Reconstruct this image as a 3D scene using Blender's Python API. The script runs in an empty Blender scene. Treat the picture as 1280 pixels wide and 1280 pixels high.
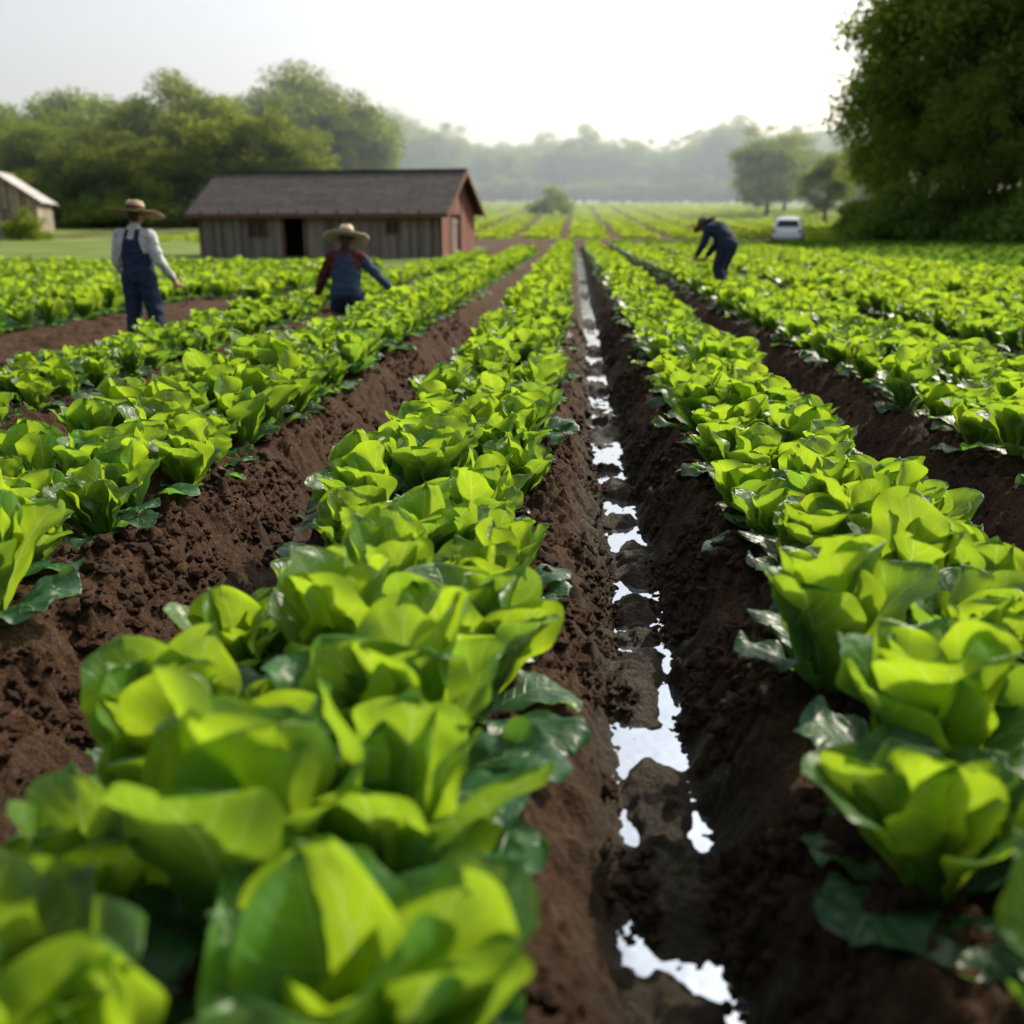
import bpy, bmesh, math, random
import numpy as np
from mathutils import Vector, Matrix, noise as mnoise

random.seed(7)
RNG = np.random.default_rng(7)
scene = bpy.context.scene
ROOT = scene.collection

# ------------------------------------------------------------------ helpers
def vnoise(x, y, seed=0):
    xi = np.floor(x).astype(np.int64); yi = np.floor(y).astype(np.int64)
    xf = x - xi; yf = y - yi
    u = xf*xf*(3-2*xf); v = yf*yf*(3-2*yf)
    def h(a, b):
        n = (a*374761393 + b*668265263 + seed*1442695041) & 0xffffffff
        n = ((n ^ (n >> 13))*1274126177) & 0xffffffff
        n = ((n ^ (n >> 16))*2246822519) & 0xffffffff
        return ((n ^ (n >> 15)) & 0xffff)/65535.0
    return ((h(xi, yi)*(1-u)+h(xi+1, yi)*u)*(1-v) + (h(xi, yi+1)*(1-u)+h(xi+1, yi+1)*u)*v)*2-1

def fbm(x, y, f, octv=4, seed=0, gain=.5):
    s = 0; a = 1; t = 0
    for o in range(octv):
        s = s + a*vnoise(x*f+o*17.3, y*f-o*9.1, seed+o*7); t += a; a *= gain; f *= 2.03
    return s/t

def sstep(a, b, x):
    t = np.clip((x-a)/(b-a), 0, 1); return t*t*(3-2*t)

def new_mat(name):
    m = bpy.data.materials.new(name); m.use_nodes = True
    nt = m.node_tree; nt.nodes.clear()
    out = nt.nodes.new('ShaderNodeOutputMaterial')
    return m, nt, out

def N(nt, t, **kw):
    n = nt.nodes.new(t)
    for k, v in kw.items(): setattr(n, k, v)
    return n

def mathn(nt, op, a, b=None, c=None, clamp=False):
    n = nt.nodes.new('ShaderNodeMath'); n.operation = op; n.use_clamp = clamp
    for i, v in enumerate((a, b, c)):
        if v is None: continue
        if isinstance(v, (int, float)): n.inputs[i].default_value = v
        else: nt.links.new(v, n.inputs[i])
    return n.outputs[0]

def mixc(nt, f, a, b, mode='MIX'):
    n = nt.nodes.new('ShaderNodeMix'); n.data_type = 'RGBA'; n.blend_type = mode
    for sock, v in ((n.inputs[0], f), (n.inputs[6], a), (n.inputs[7], b)):
        if isinstance(v, (int, float)): sock.default_value = v
        elif isinstance(v, tuple): sock.default_value = (*v, 1) if len(v) == 3 else v
        else: nt.links.new(v, sock)
    return n.outputs[2]

def noisen(nt, scale, detail=4, rough=.55, coord='Object', dist=0):
    tc = N(nt, 'ShaderNodeTexCoord'); n = N(nt, 'ShaderNodeTexNoise')
    n.inputs['Scale'].default_value = scale; n.inputs['Detail'].default_value = detail
    n.inputs['Roughness'].default_value = rough; n.inputs['Distortion'].default_value = dist
    nt.links.new(tc.outputs[coord], n.inputs['Vector'])
    return n.outputs['Fac']

def ramp(nt, fac, stops):
    r = N(nt, 'ShaderNodeValToRGB')
    el = r.color_ramp.elements
    while len(el) < len(stops): el.new(.5)
    for e, (p, c) in zip(el, stops):
        e.position = p; e.color = (*c, 1) if len(c) == 3 else c
    nt.links.new(fac, r.inputs[0]); return r.outputs[0]

def bumpn(nt, h, strength=.5, dist=.01, normal=None):
    b = N(nt, 'ShaderNodeBump'); b.inputs['Strength'].default_value = strength
    b.inputs['Distance'].default_value = dist; nt.links.new(h, b.inputs['Height'])
    if normal is not None: nt.links.new(normal, b.inputs['Normal'])
    return b.outputs[0]

def attr(nt, name):
    a = N(nt, 'ShaderNodeAttribute'); a.attribute_name = name; return a.outputs['Fac']

def simple_mat(name, col, rough=.7, var=.25, scale=8, bump=.2, bdist=.005, metal=0, tint=False, stretch=None, spec=.5):
    m, nt, out = new_mat(name)
    p = N(nt, 'ShaderNodeBsdfPrincipled')
    tc = N(nt, 'ShaderNodeTexCoord'); mp = N(nt, 'ShaderNodeMapping')
    nt.links.new(tc.outputs['Object'], mp.inputs['Vector'])
    if stretch: mp.inputs['Scale'].default_value = stretch
    n = N(nt, 'ShaderNodeTexNoise'); n.inputs['Scale'].default_value = scale; n.inputs['Detail'].default_value = 3
    nt.links.new(mp.outputs[0], n.inputs['Vector'])
    lo = tuple(c*(1-var) for c in col); hi = tuple(min(1, c*(1+var)) for c in col)
    c = ramp(nt, n.outputs['Fac'], [(.3, lo), (.7, hi)])
    if tint:
        t = attr(nt, 'tint')
        c = mixc(nt, 1.0, c, mixc(nt, t, (.45, .45, .47), (1.35, 1.25, 1.15)), 'MULTIPLY')
    nt.links.new(c, p.inputs['Base Color'])
    p.inputs['Roughness'].default_value = rough; p.inputs['Metallic'].default_value = metal
    p.inputs['Specular IOR Level'].default_value = spec
    if bump: nt.links.new(bumpn(nt, n.outputs['Fac'], bump, bdist), p.inputs['Normal'])
    nt.links.new(p.outputs[0], out.inputs[0])
    return m

def mesh_np(name, verts, faces, smooth=True):
    me = bpy.data.meshes.new(name)
    verts = np.asarray(verts, dtype=np.float32); faces = np.asarray(faces, dtype=np.int32)
    me.vertices.add(len(verts)); me.vertices.foreach_set('co', verts.ravel())
    k = faces.shape[1]
    me.loops.add(faces.size); me.loops.foreach_set('vertex_index', faces.ravel())
    me.polygons.add(len(faces))
    me.polygons.foreach_set('loop_start', np.arange(len(faces), dtype=np.int32)*k)
    me.polygons.foreach_set('loop_total', np.full(len(faces), k, dtype=np.int32))
    me.polygons.foreach_set('use_smooth', np.full(len(faces), smooth))
    me.update(calc_edges=True); me.validate()
    return me

def add_obj(name, me, loc=(0, 0, 0), rot=(0, 0, 0), scale=(1, 1, 1), parent=None, coll=None):
    o = bpy.data.objects.new(name, me)
    o.location = loc; o.rotation_euler = rot; o.scale = scale
    (coll or ROOT).objects.link(o)
    if parent: o.parent = parent
    return o

def fattr(me, name, data, domain='POINT'):
    a = me.attributes.new(name, 'FLOAT', domain); a.data.foreach_set('value', np.asarray(data, dtype=np.float32))

# ------------------------------------------------------------------ terrain shape
FURROWS = np.array([-4.3, -2.75, -1.20, .24, 1.62, 3.3, 5.2, 7.1, 9.0])
WATER_Z = .033
PUD = [(1.48, 1.68), (1.95, 2.02), (2.24, 2.56), (2.96, 3.12), (3.18, 3.34), (3.44, 3.72), (4.04, 4.40), (4.52, 4.95), (5.2, 5.5), (5.62, 6.4), (6.62, 7.0), (7.2, 8.3), (8.6, 9.5), (9.9, 11.), (11.4, 13.8), (14.8, 19.6), (21, 25), (26, 50)]

def slope(y):
    y = np.minimum(y, 262.); r = y-68.
    return .0365*(np.sqrt(r*r+225.)+r)/2

def terrain(x, y, detail=True):
    x = np.asarray(x, dtype=float); y = np.asarray(y, dtype=float)
    xw = x + .03*fbm(y, y*0, .5, 2, 3) + .045*fbm(x, y, 1.9, 3, 5)*(1 if detail else 0)
    d = np.min(np.abs(xw[..., None]-FURROWS), axis=-1)
    core = xw - FURROWS[3]
    isC = np.abs(core) < .6
    bed = .28*sstep(-.04, 1, (d-.05)/.27)
    bed += .02*np.clip((d-.3), 0, 1)
    out_l = xw < -4.3; out_r = xw > 9.0
    bed = np.where(out_l, .06*sstep(.05, .4, d), bed)
    bed = np.where(out_r, .2*sstep(.05, .4, d), bed)
    my = 1-sstep(56, 58.5, y)
    z = bed*my + .15*(1-my)
    if detail:
        near = 1-sstep(20, 45, y)
        inb = ((xw > -7) & (xw < 9.4))*near
        n1 = fbm(x, y, 3.1, 3, 11); n2 = fbm(x+.1*n1, y, 10., 4, 12, .62)
        n3 = np.abs(fbm(x, y, 15., 3, 31, .6)); n4 = 1-np.abs(fbm(x, y, 20., 2, 35, .6))*2.2
        side = sstep(.02, .14, d)
        amp = .35+.65*side
        lump = np.clip(n2-.02, 0, 1)
        z = z + inb*amp*(.030*n1+.044*n2+.08*lump*np.clip(n4, 0, 1)+.055*n3)
        wet = np.zeros_like(y)
        yw = y + .14*fbm(x, y, 5, 3, 61)*np.clip(y/4, .5, 2.6)
        for a, b in PUD:
            wet = np.maximum(wet, sstep(a-.04, a+.10, yw)*(1-sstep(b-.10, b+.04, yw)))
        floor = .063 - .044*wet + .030*fbm(x, y, 5.5, 4, 44, .6) + .024*n3 + .018*np.clip(n4, 0, 1)*(1-wet)
        ca = np.abs(core+.04*fbm(x, y, 3.0, 2, 71))
        bot = isC*(1-sstep(.03, .12, ca))*my
        z = z*(1-bot) + floor*bot
        z = z + (1-near)*.05*fbm(x, y, .6, 3, 9) + sstep(60, 140, y)*.5*fbm(x, y, .02, 3, 19)
    return z + slope(y)

def tz(x, y):
    return float(terrain(np.array([x]), np.array([y]), True)[0])

PEOPLE_XY = [(-4.52, 10.4), (-2.93, 13.0), (2.46, 17.2)]
CLEAR = [.33, .42, .38]

# ------------------------------------------------------------------ ground
def build_ground():
    def seg(a, b, s): return np.arange(a, b, s)
    xs_r = [9.6]
    while xs_r[-1] < 600: xs_r.append(xs_r[-1]+max(.12, min(.6, (xs_r[-1]-9.)*.07) if xs_r[-1] < 40 else (xs_r[-1]-33)*.07))
    xs_l = [-7.0]
    while xs_l[-1] > -600: xs_l.append(xs_l[-1]-max(.12, min(.6, (-6.4-xs_l[-1])*.07) if xs_l[-1] > -40 else (-33-xs_l[-1])*.07))
    xs = np.concatenate([np.array(xs_l[::-1]), seg(-6.9, -3.0, .05), seg(-3.0, -1.7, .02), seg(-1.7, -.75, .012), seg(-.75, -.2, .03), seg(-.2, .75, .011), seg(.75, 2.6, .025), seg(2.6, 9.55, .045), np.array(xs_r)])
    ys = list(seg(-12, .6, .3)) + list(seg(.6, 1.2, .03)) + list(seg(1.2, 4.4, .012))
    while ys[-1] < 900: ys.append(ys[-1]+max(.012, min(ys[-1]*.0038, .06) if ys[-1] < 15 else ys[-1]*.0065))
    ys = np.array(ys)
    X, Y = np.meshgrid(xs, ys)
    Z = terrain(X.ravel(), Y.ravel()).reshape(X.shape)
    nx, ny = len(xs), len(ys)
    V = np.stack([X.ravel(), Y.ravel(), Z.ravel()], 1)
    i = np.arange(nx*ny).reshape(ny, nx)
    F = np.stack([i[:-1, :-1].ravel(), i[:-1, 1:].ravel(), i[1:, 1:].ravel(), i[1:, :-1].ravel()], 1)
    me = mesh_np('ground', V, F)
    x, y = V[:, 0], V[:, 1]
    e = fbm(x, y, .35, 3, 77)*.5
    grass = np.zeros_like(x)
    grass = np.maximum(grass, sstep(9.3, 9.9, x+e))
    grass = np.maximum(grass, sstep(-6.0, -9.5, x+e)*(sstep(30, 33, y)))
    grass = np.maximum(grass, sstep(31, 33, y+e*2)*sstep(-4.6, -5.4, x))
    grass = np.maximum(grass, sstep(64, 66, y+e*6))
    track = sstep(57, 59, y)*(1-sstep(72, 75, y+e*3))*(1-sstep(9, 16, np.abs(x+1)))
    tr = np.abs(((x-1.2-1.85) % 3.7)-0); tr = np.minimum(tr, 3.7-tr)
    track = np.maximum(track, (1-sstep(.5, 1.0, tr))*sstep(70, 76, y)*(1-sstep(240, 255, y))*(np.abs(x) < 42)*.95)
    grass = grass*(1-track)
    fattr(me, 'grass', grass)
    wetm = (1-sstep(.10, .26, np.abs(x-.24)))*(1-sstep(50, 56, y))
    d = np.min(np.abs(x[:, None]-FURROWS), axis=1)
    wetm = np.maximum(wetm, .35*(1-sstep(.05, .2, d))*(1-sstep(50, 56, y)))
    fattr(me, 'wet', wetm)
    m, nt, out = new_mat('soil_and_grass')
    p = N(nt, 'ShaderNodeBsdfPrincipled')
    n_mid = noisen(nt, 8, 4, .65); n_fine = noisen(nt, 60, 4, .8)
    soil = ramp(nt, n_mid, [(.28, (.027, .0135, .0066)), (.5, (.062, .0315, .0160)), (.72, (.108, .060, .031))])
    soil = mixc(nt, .6, soil, ramp(nt, n_fine, [(.34, (.014, .0075, .0043)), (.5, (.06, .031, .016)), (.66, (.155, .088, .048))]))
    wet = attr(nt, 'wet')
    mud = ramp(nt, n_mid, [(.35, (.016, .011, .006)), (.55, (.030, .025, .011)), (.75, (.045, .045, .015))])
    wf = mathn(nt, 'MULTIPLY', wet, mathn(nt, 'ADD', n_mid, .35), clamp=True)
    soil = mixc(nt, wf, soil, mud)
    g1 = noisen(nt, .12, 3); g2 = noisen(nt, 3, 3, .7)
    gr = ramp(nt, g2, [(.3, (.06, .10, .015)), (.7, (.12, .18, .03))])
    gr = mixc(nt, ramp(nt, g1, [(.4, (0, 0, 0)), (.62, (1, 1, 1))]), gr, (.16, .22, .045))
    g = attr(nt, 'grass')
    nt.links.new(mixc(nt, g, soil, gr), p.inputs['Base Color'])
    r = mathn(nt, 'SUBTRACT', .95, mathn(nt, 'MULTIPLY', wf, .45))
    nt.links.new(r, p.inputs['Roughness'])
    p.inputs['Specular IOR Level'].default_value = .22
    nt.links.new(bumpn(nt, n_fine, 1.0, .03), p.inputs['Normal'])
    nt.links.new(p.outputs[0], out.inputs[0])
    me.materials.append(m)
    add_obj('ground', me)

def build_water():
    ys = np.concatenate([np.arange(1.0, 10, .1), np.arange(10, 55, .5)])
    V = []; F = []
    for k, y in enumerate(ys):
        z = WATER_Z+float(slope(y)); V += [(.07, y, z), (.41, y, z)]
        if k: F.append((2*k-2, 2*k-1, 2*k+1, 2*k))
    me = mesh_np('water', V, F)
    m, nt, out = new_mat('puddle_water')
    p = N(nt, 'ShaderNodeBsdfPrincipled')
    p.inputs['Base Color'].default_value = (.40, .45, .50, 1)
    p.inputs['Metallic'].default_value = .93; p.inputs['Roughness'].default_value = .03
    nt.links.new(bumpn(nt, noisen(nt, 10, 2), .25, .012), p.inputs['Normal'])
    nt.links.new(p.outputs[0], out.inputs[0])
    me.materials.append(m)
    add_obj('puddle_water', me)

# ------------------------------------------------------------------ instancing
def instancer(name, pts, rots, scls, idx, coll, parent=None):
    me = bpy.data.meshes.new(name)
    me.vertices.add(len(pts)); me.vertices.foreach_set('co', np.asarray(pts, dtype=np.float32).ravel())
    for nm, d in (('rot', rots), ('scl', scls)):
        a = me.attributes.new(nm, 'FLOAT_VECTOR', 'POINT'); a.data.foreach_set('vector', np.asarray(d, dtype=np.float32).ravel())
    a = me.attributes.new('idx', 'INT', 'POINT'); a.data.foreach_set('value', np.asarray(idx, dtype=np.int32))
    o = add_obj(name, me, parent=parent)
    ng = bpy.data.node_groups.new(name+'_scatter', 'GeometryNodeTree')
    ng.interface.new_socket('Geometry', in_out='INPUT', socket_type='NodeSocketGeometry')
    ng.interface.new_socket('Geometry', in_out='OUTPUT', socket_type='NodeSocketGeometry')
    gi = ng.nodes.new('NodeGroupInput'); go = ng.nodes.new('NodeGroupOutput')
    iop = ng.nodes.new('GeometryNodeInstanceOnPoints')
    ci = ng.nodes.new('GeometryNodeCollectionInfo'); ci.inputs['Collection'].default_value = coll
    ci.inputs['Separate Children'].default_value = True; ci.inputs['Reset Children'].default_value = True
    iop.inputs['Pick Instance'].default_value = True
    def na(nm, t):
        n = ng.nodes.new('GeometryNodeInputNamedAttribute'); n.data_type = t; n.inputs['Name'].default_value = nm
        return [s for s in n.outputs if s.enabled and s.name == 'Attribute'][0]
    ng.links.new(gi.outputs[0], iop.inputs['Points']); ng.links.new(ci.outputs[0], iop.inputs['Instance'])
    ng.links.new(na('idx', 'INT'), iop.inputs['Instance Index'])
    ng.links.new(na('rot', 'FLOAT_VECTOR'), iop.inputs['Rotation'])
    ng.links.new(na('scl', 'FLOAT_VECTOR'), iop.inputs['Scale'])
    ng.links.new(iop.outputs[0], go.inputs[0])
    md = o.modifiers.new('scatter', 'NODES'); md.node_group = ng
    return o

# ------------------------------------------------------------------ lettuce
def leaf_material(name, near=True):
    m, nt, out = new_mat(name)
    uv = N(nt, 'ShaderNodeUVMap'); sp = N(nt, 'ShaderNodeSeparateXYZ'); nt.links.new(uv.outputs[0], sp.inputs[0])
    v = mathn(nt, 'ABSOLUTE', mathn(nt, 'SUBTRACT', mathn(nt, 'MULTIPLY', sp.outputs[0], 2.), 1.))
    u = sp.outputs[1]
    wid = mathn(nt, 'SUBTRACT', .12, mathn(nt, 'MULTIPLY', u, .095))
    mid = mathn(nt, 'SUBTRACT', 1., mathn(nt, 'DIVIDE', v, wid), clamp=True)
    age = attr(nt, 'age')
    oi = N(nt, 'ShaderNodeObjectInfo'); rnd = oi.outputs['Random']
    if near:
        nz = noisen(nt, 15, 2, .6)
        ph = mathn(nt, 'ADD', mathn(nt, 'MULTIPLY', mathn(nt, 'SUBTRACT', u, mathn(nt, 'MULTIPLY', v, .26)), 8.), mathn(nt, 'MULTIPLY', nz, .9))
        fr = mathn(nt, 'ABSOLUTE', mathn(nt, 'SUBTRACT', mathn(nt, 'FRACT', ph), .5))
        lat = mathn(nt, 'SUBTRACT', 1., mathn(nt, 'MULTIPLY', fr, 9.), clamp=True)
        lat = mathn(nt, 'MULTIPLY', lat, mathn(nt, 'SUBTRACT', 1.0, mathn(nt, 'MULTIPLY', v, .7)), clamp=True)
        vein = mathn(nt, 'MAXIMUM', mid, mathn(nt, 'MULTIPLY', lat, .55))
    else:
        vein = mid; nz = .5
    col = mixc(nt, age, (.080, .190, .018), (.020, .085, .034))
    if near: col = mixc(nt, mathn(nt, 'MULTIPLY', nz, .5), col, (.036, .11, .022))
    col = mixc(nt, mathn(nt, 'MULTIPLY', vein, .7), col, (.24, .35, .14))
    hs = N(nt, 'ShaderNodeHueSaturation'); nt.links.new(col, hs.inputs['Color'])
    nt.links.new(mathn(nt, 'ADD', .485, mathn(nt, 'MULTIPLY', rnd, .035)), hs.inputs['Hue'])
    nt.links.new(mathn(nt, 'ADD', .70, mathn(nt, 'MULTIPLY', rnd, .55)), hs.inputs['Value'])
    col = hs.outputs[0]
    tcol = mixc(nt, age, (.45, .62, .02), (.12, .30, .03))
    tcol = mixc(nt, mathn(nt, 'MULTIPLY', vein, .6), tcol, (.66, .78, .24))
    if near: tcol = mixc(nt, mathn(nt, 'MULTIPLY', nz, .38), tcol, (.15, .35, .01))
    p = N(nt, 'ShaderNodeBsdfPrincipled'); nt.links.new(col, p.inputs['Base Color'])
    p.inputs['Roughness'].default_value = .40; p.inputs['Specular IOR Level'].default_value = .5
    t = N(nt, 'ShaderNodeBsdfTranslucent'); nt.links.new(tcol, t.inputs[0])
    if near:
        h = mathn(nt, 'SUBTRACT', mathn(nt, 'MULTIPLY', noisen(nt, 38, 1, .5), 1.2), mathn(nt, 'MAXIMUM', mid, mathn(nt, 'MULTIPLY', lat, .8)))
        bn = bumpn(nt, h, .55, .007); nt.links.new(bn, p.inputs['Normal'])
    mx = N(nt, 'ShaderNodeMixShader'); mx.inputs[0].default_value = .48
    nt.links.new(p.outputs[0], mx.inputs[1]); nt.links.new(t.outputs[0], mx.inputs[2])
    nt.links.new(mx.outputs[0], out.inputs[0])
    return m

def lettuce_mesh(name, seed, mat, NU=24, NV=14):
    r = np.random.default_rng(seed)
    VV = []; FF = []; AG = []; UV = []
    base = 0
    specs = []
    ph0 = r.uniform(0, 6.28)
    k = 0
    for (n, a0r, a1r, Lr, Wr, age) in ((3, (.02, .10), (.10, .32), (.20, .25), (.13, .17), 0.),
                                       (6, (.05, .20), (.20, .58), (.27, .36), (.18, .25), .10),
                                       (4, (.25, .45), (.65, 1.15), (.26, .32), (.19, .26), .5),
                                       (5, (.60, .95), (1.6, 2.3), (.20, .27), (.16, .22), 1.)):
        for j in range(n):
            k += 1
            specs.append((r.uniform(*a0r), r.uniform(*a1r), r.uniform(*Lr), r.uniform(*Wr), ph0+k*2.39996+r.normal()*.15, age))
    s_ = np.linspace(0, 1, NU+1); u = 1-(1-s_)**1.5; v = np.linspace(-1, 1, NV+1)
    v = np.sign(v)*np.abs(v)**.85
    du = np.diff(u, prepend=0)
    for (a0, a1, L, W, az, age) in specs:
        a = a0+(a1-a0)*u**1.7
        ds = L*du
        rr = .016+np.cumsum(np.sin(a)*ds); zz = -.02+np.cumsum(np.cos(a)*ds)
        t = np.clip((u-.10)/.90, 0, 1)
        S = t**.9*np.sqrt(np.clip(1-t**3.0, 0, 1))/.64
        w = W/2*(.12*(1-t**8)+.88*S)
        ph = r.uniform(0, 6.28); ph2 = r.uniform(0, 6.28); ph3 = r.uniform(0, 6.28)
        U, Vv = np.meshgrid(u, v, indexing='ij')
        Wd = w[:, None]; Sd = S[:, None]
        av = np.abs(Vv)
        edge = 1+(.045*np.sin(U*13+ph+Vv)+.028*np.sin(U*31+ph2-2*Vv))*av
        ww = Wd*edge
        cup = r.uniform(.10, .42)*(1-.6*age); fold = r.uniform(.0, .10)
        ruff = r.uniform(.007, .017)
        off = cup*Wd*av**2 + fold*Wd*av*(.6) + ruff*Sd*av**2.2*np.sin(U*r.uniform(15, 25)+ph+np.sign(Vv)*1.4) \
            + .012*Sd*np.sin(U*7+Vv*3+ph2)*av + .0025*Sd*np.sin(U*17+ph3)*np.sin(Vv*6+ph2)
        off += .0042*Sd*np.abs(np.sin((U-.26*av)*8*math.pi))*(1-av**3)
        tipw = (t**6)[:, None]*.012*np.sin(Vv*4+ph2)
        lat = Vv*ww*(1-.22*cup*av**2)
        ca = np.cos(a)[:, None]; sa = np.sin(a)[:, None]
        R = rr[:, None]-off*ca+tipw*sa; Z = zz[:, None]+off*sa+tipw*ca
        tw = r.normal()*.28
        Lr_ = lat*math.cos(tw); R = R+lat*math.sin(tw)*.6
        bend = r.normal()*.05*(U**2)
        x = R*math.cos(az)-(Lr_+bend)*math.sin(az); y = R*math.sin(az)+(Lr_+bend)*math.cos(az)
        VV.append(np.stack([x.ravel(), y.ravel(), Z.ravel()], 1))
        i = np.arange((NU+1)*(NV+1)).reshape(NU+1, NV+1)+base
        FF.append(np.stack([i[:-1, :-1].ravel(), i[:-1, 1:].ravel(), i[1:, 1:].ravel(), i[1:, :-1].ravel()], 1))
        UV.append(np.stack([(Vv.ravel()*.5+.5), U.ravel()], 1))
        AG.append(np.full((NU+1)*(NV+1), np.clip(age+r.normal()*.14, 0, 1)))
        base += (NU+1)*(NV+1)
    V = np.concatenate(VV); F = np.concatenate(FF); UVs = np.concatenate(UV)
    me = mesh_np(name, V, F)
    fattr(me, 'age', np.concatenate(AG))
    ul = me.uv_layers.new(name='UVMap')
    li = np.empty(len(me.loops), dtype=np.int32); me.loops.foreach_get('vertex_index', li)
    ul.data.foreach_set('uv', UVs[li].astype(np.float32).ravel())
    me.materials.append(mat)
    return me

def build_lettuce():
    mat = leaf_material('lettuce_leaf', True); matf = leaf_material('lettuce_leaf_simple', False)
    NVAR = 10
    col = bpy.data.collections.new('lettuce_plants')
    for i in range(NVAR): add_obj('lettuce_plant_a%d' % i, lettuce_mesh('lettuce_plant', 100+i, mat), coll=col)
    for i in range(NVAR): add_obj('lettuce_plant_b%d' % i, lettuce_mesh('lettuce_plant', 100+i, matf, 7, 6), coll=col)
    beds = [(FURROWS[k], FURROWS[k+1]) for k in range(8)]
    for bi, (a, b) in enumerate(beds):
        w = b-a; c = (a+b)/2
        top = w-.96
        nrow = 3 if w < 1.8 else 4
        xs = np.linspace(-top/2, top/2, nrow)
        P = []; R = []; S = []; I = []
        yend = 37 if bi == 0 else (44 if bi == 1 else 56)
        for ri, dx in enumerate(xs):
            y = -.6+.18*(ri % 2)+RNG.uniform(0, .06)
            while y < yend:
                x = c+dx+RNG.normal()*.035
                yy = y+RNG.normal()*.03
                s = RNG.uniform(.80, 1.12)
                if bi == 0: s *= .80
                if yy < 3 and bi >= 2: s *= 1+.22*(3-max(yy, 1))/2
                if bi == 3 and ri == 0 and yy < 2.6: x -= .05
                y += .39*RNG.uniform(.88, 1.14)
                if any(math.hypot(x-px, yy-py) < cr for (px, py), cr in zip(PEOPLE_XY, CLEAR)): continue
                P.append((x, yy, 0)); I.append(RNG.integers(0, NVAR)+(NVAR if yy > 12 else 0))
                R.append((RNG.normal()*.09, RNG.normal()*.09, RNG.uniform(0, 6.28)))
                S.append((s, s, s*RNG.uniform(.86, 1.12)))
        P = np.array(P); P[:, 2] = terrain(P[:, 0], P[:, 1])-.02
        instancer('lettuce_bed' if bi == 0 else 'lettuce_bed.%03d' % bi, P, R, S, I, col)
    P = []; R = []; S = []; I = []
    for x in np.arange(-22, -5.3, .62):
        y0 = 9.3 if x < -6.6 else 18.4
        y = y0+RNG.uniform(0, .2)
        while y < 31:
            s = RNG.uniform(1.1, 1.4)
            if x > -y*.68-1:
                P.append((x+RNG.normal()*.05, y, 0)); I.append(RNG.integers(0, NVAR)+NVAR)
                R.append((RNG.normal()*.08, RNG.normal()*.08, RNG.uniform(0, 6.28))); S.append((s, s, s*(1.1 if y < 16 else .9)*RNG.uniform(.95, 1.1)))
            y += .48*RNG.uniform(.9, 1.1)
    P = np.array(P); P[:, 2] = terrain(P[:, 0], P[:, 1])
    instancer('leafy_crop_patch', P, R, S, I, col)

def clump_mesh(name, seed, mat, n=26, rad=.5, h=.35):
    r = np.random.default_rng(seed); V = []; F = []
    for k in range(n):
        az = r.uniform(0, 6.28); ti = r.uniform(.2, 1.2); L = h*r.uniform(.8, 1.3); w = .35*r.uniform(.25, .42)
        o = np.array([r.uniform(-rad, rad), r.uniform(-rad, rad), 0])
        d1 = np.array([math.cos(az)*math.sin(ti*.6), math.sin(az)*math.sin(ti*.6), math.cos(ti*.6)])
        d2 = np.array([math.cos(az)*math.sin(ti*1.3), math.sin(az)*math.sin(ti*1.3), math.cos(ti*1.3)])
        s = np.array([-math.sin(az), math.cos(az), 0])
        p0 = o; p1 = o+d1*L*.55; p2 = p1+d2*L*.5
        b = len(V)
        V += [p0-s*w*.2, p0+s*w*.2, p1-s*w, p1+s*w, p2-s*w*.5, p2+s*w*.5]
        F += [(b, b+1, b+3, b+2), (b+2, b+3, b+5, b+4)]
    me = mesh_np(name, V, F); me.materials.append(mat); return me

def foliage_mat(name, base, trans, rough=.5, tf=.4, var=.25):
    m, nt, out = new_mat(name)
    oi = N(nt, 'ShaderNodeObjectInfo')
    t_ = attr(nt, 'tone')
    lo = tuple(c*(1-var) for c in base); hi = tuple(c*(1+var) for c in base)
    col = mixc(nt, t_, lo, hi)
    hs = N(nt, 'ShaderNodeHueSaturation'); nt.links.new(col, hs.inputs['Color'])
    nt.links.new(mathn(nt, 'ADD', .48, mathn(nt, 'MULTIPLY', oi.outputs['Random'], .035)), hs.inputs['Hue'])
    nt.links.new(mathn(nt, 'ADD', .75, mathn(nt, 'MULTIPLY', oi.outputs['Random'], .5)), hs.inputs['Value'])
    p = N(nt, 'ShaderNodeBsdfDiffuse'); nt.links.new(hs.outputs[0], p.inputs[0])
    t = N(nt, 'ShaderNodeBsdfTranslucent'); t.inputs[0].default_value = (*trans, 1)
    mx = N(nt, 'ShaderNodeMixShader'); mx.inputs[0].default_value = tf
    nt.links.new(p.outputs[0], mx.inputs[1]); nt.links.new(t.outputs[0], mx.inputs[2])
    nt.links.new(mx.outputs[0], out.inputs[0]); return m

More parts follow.
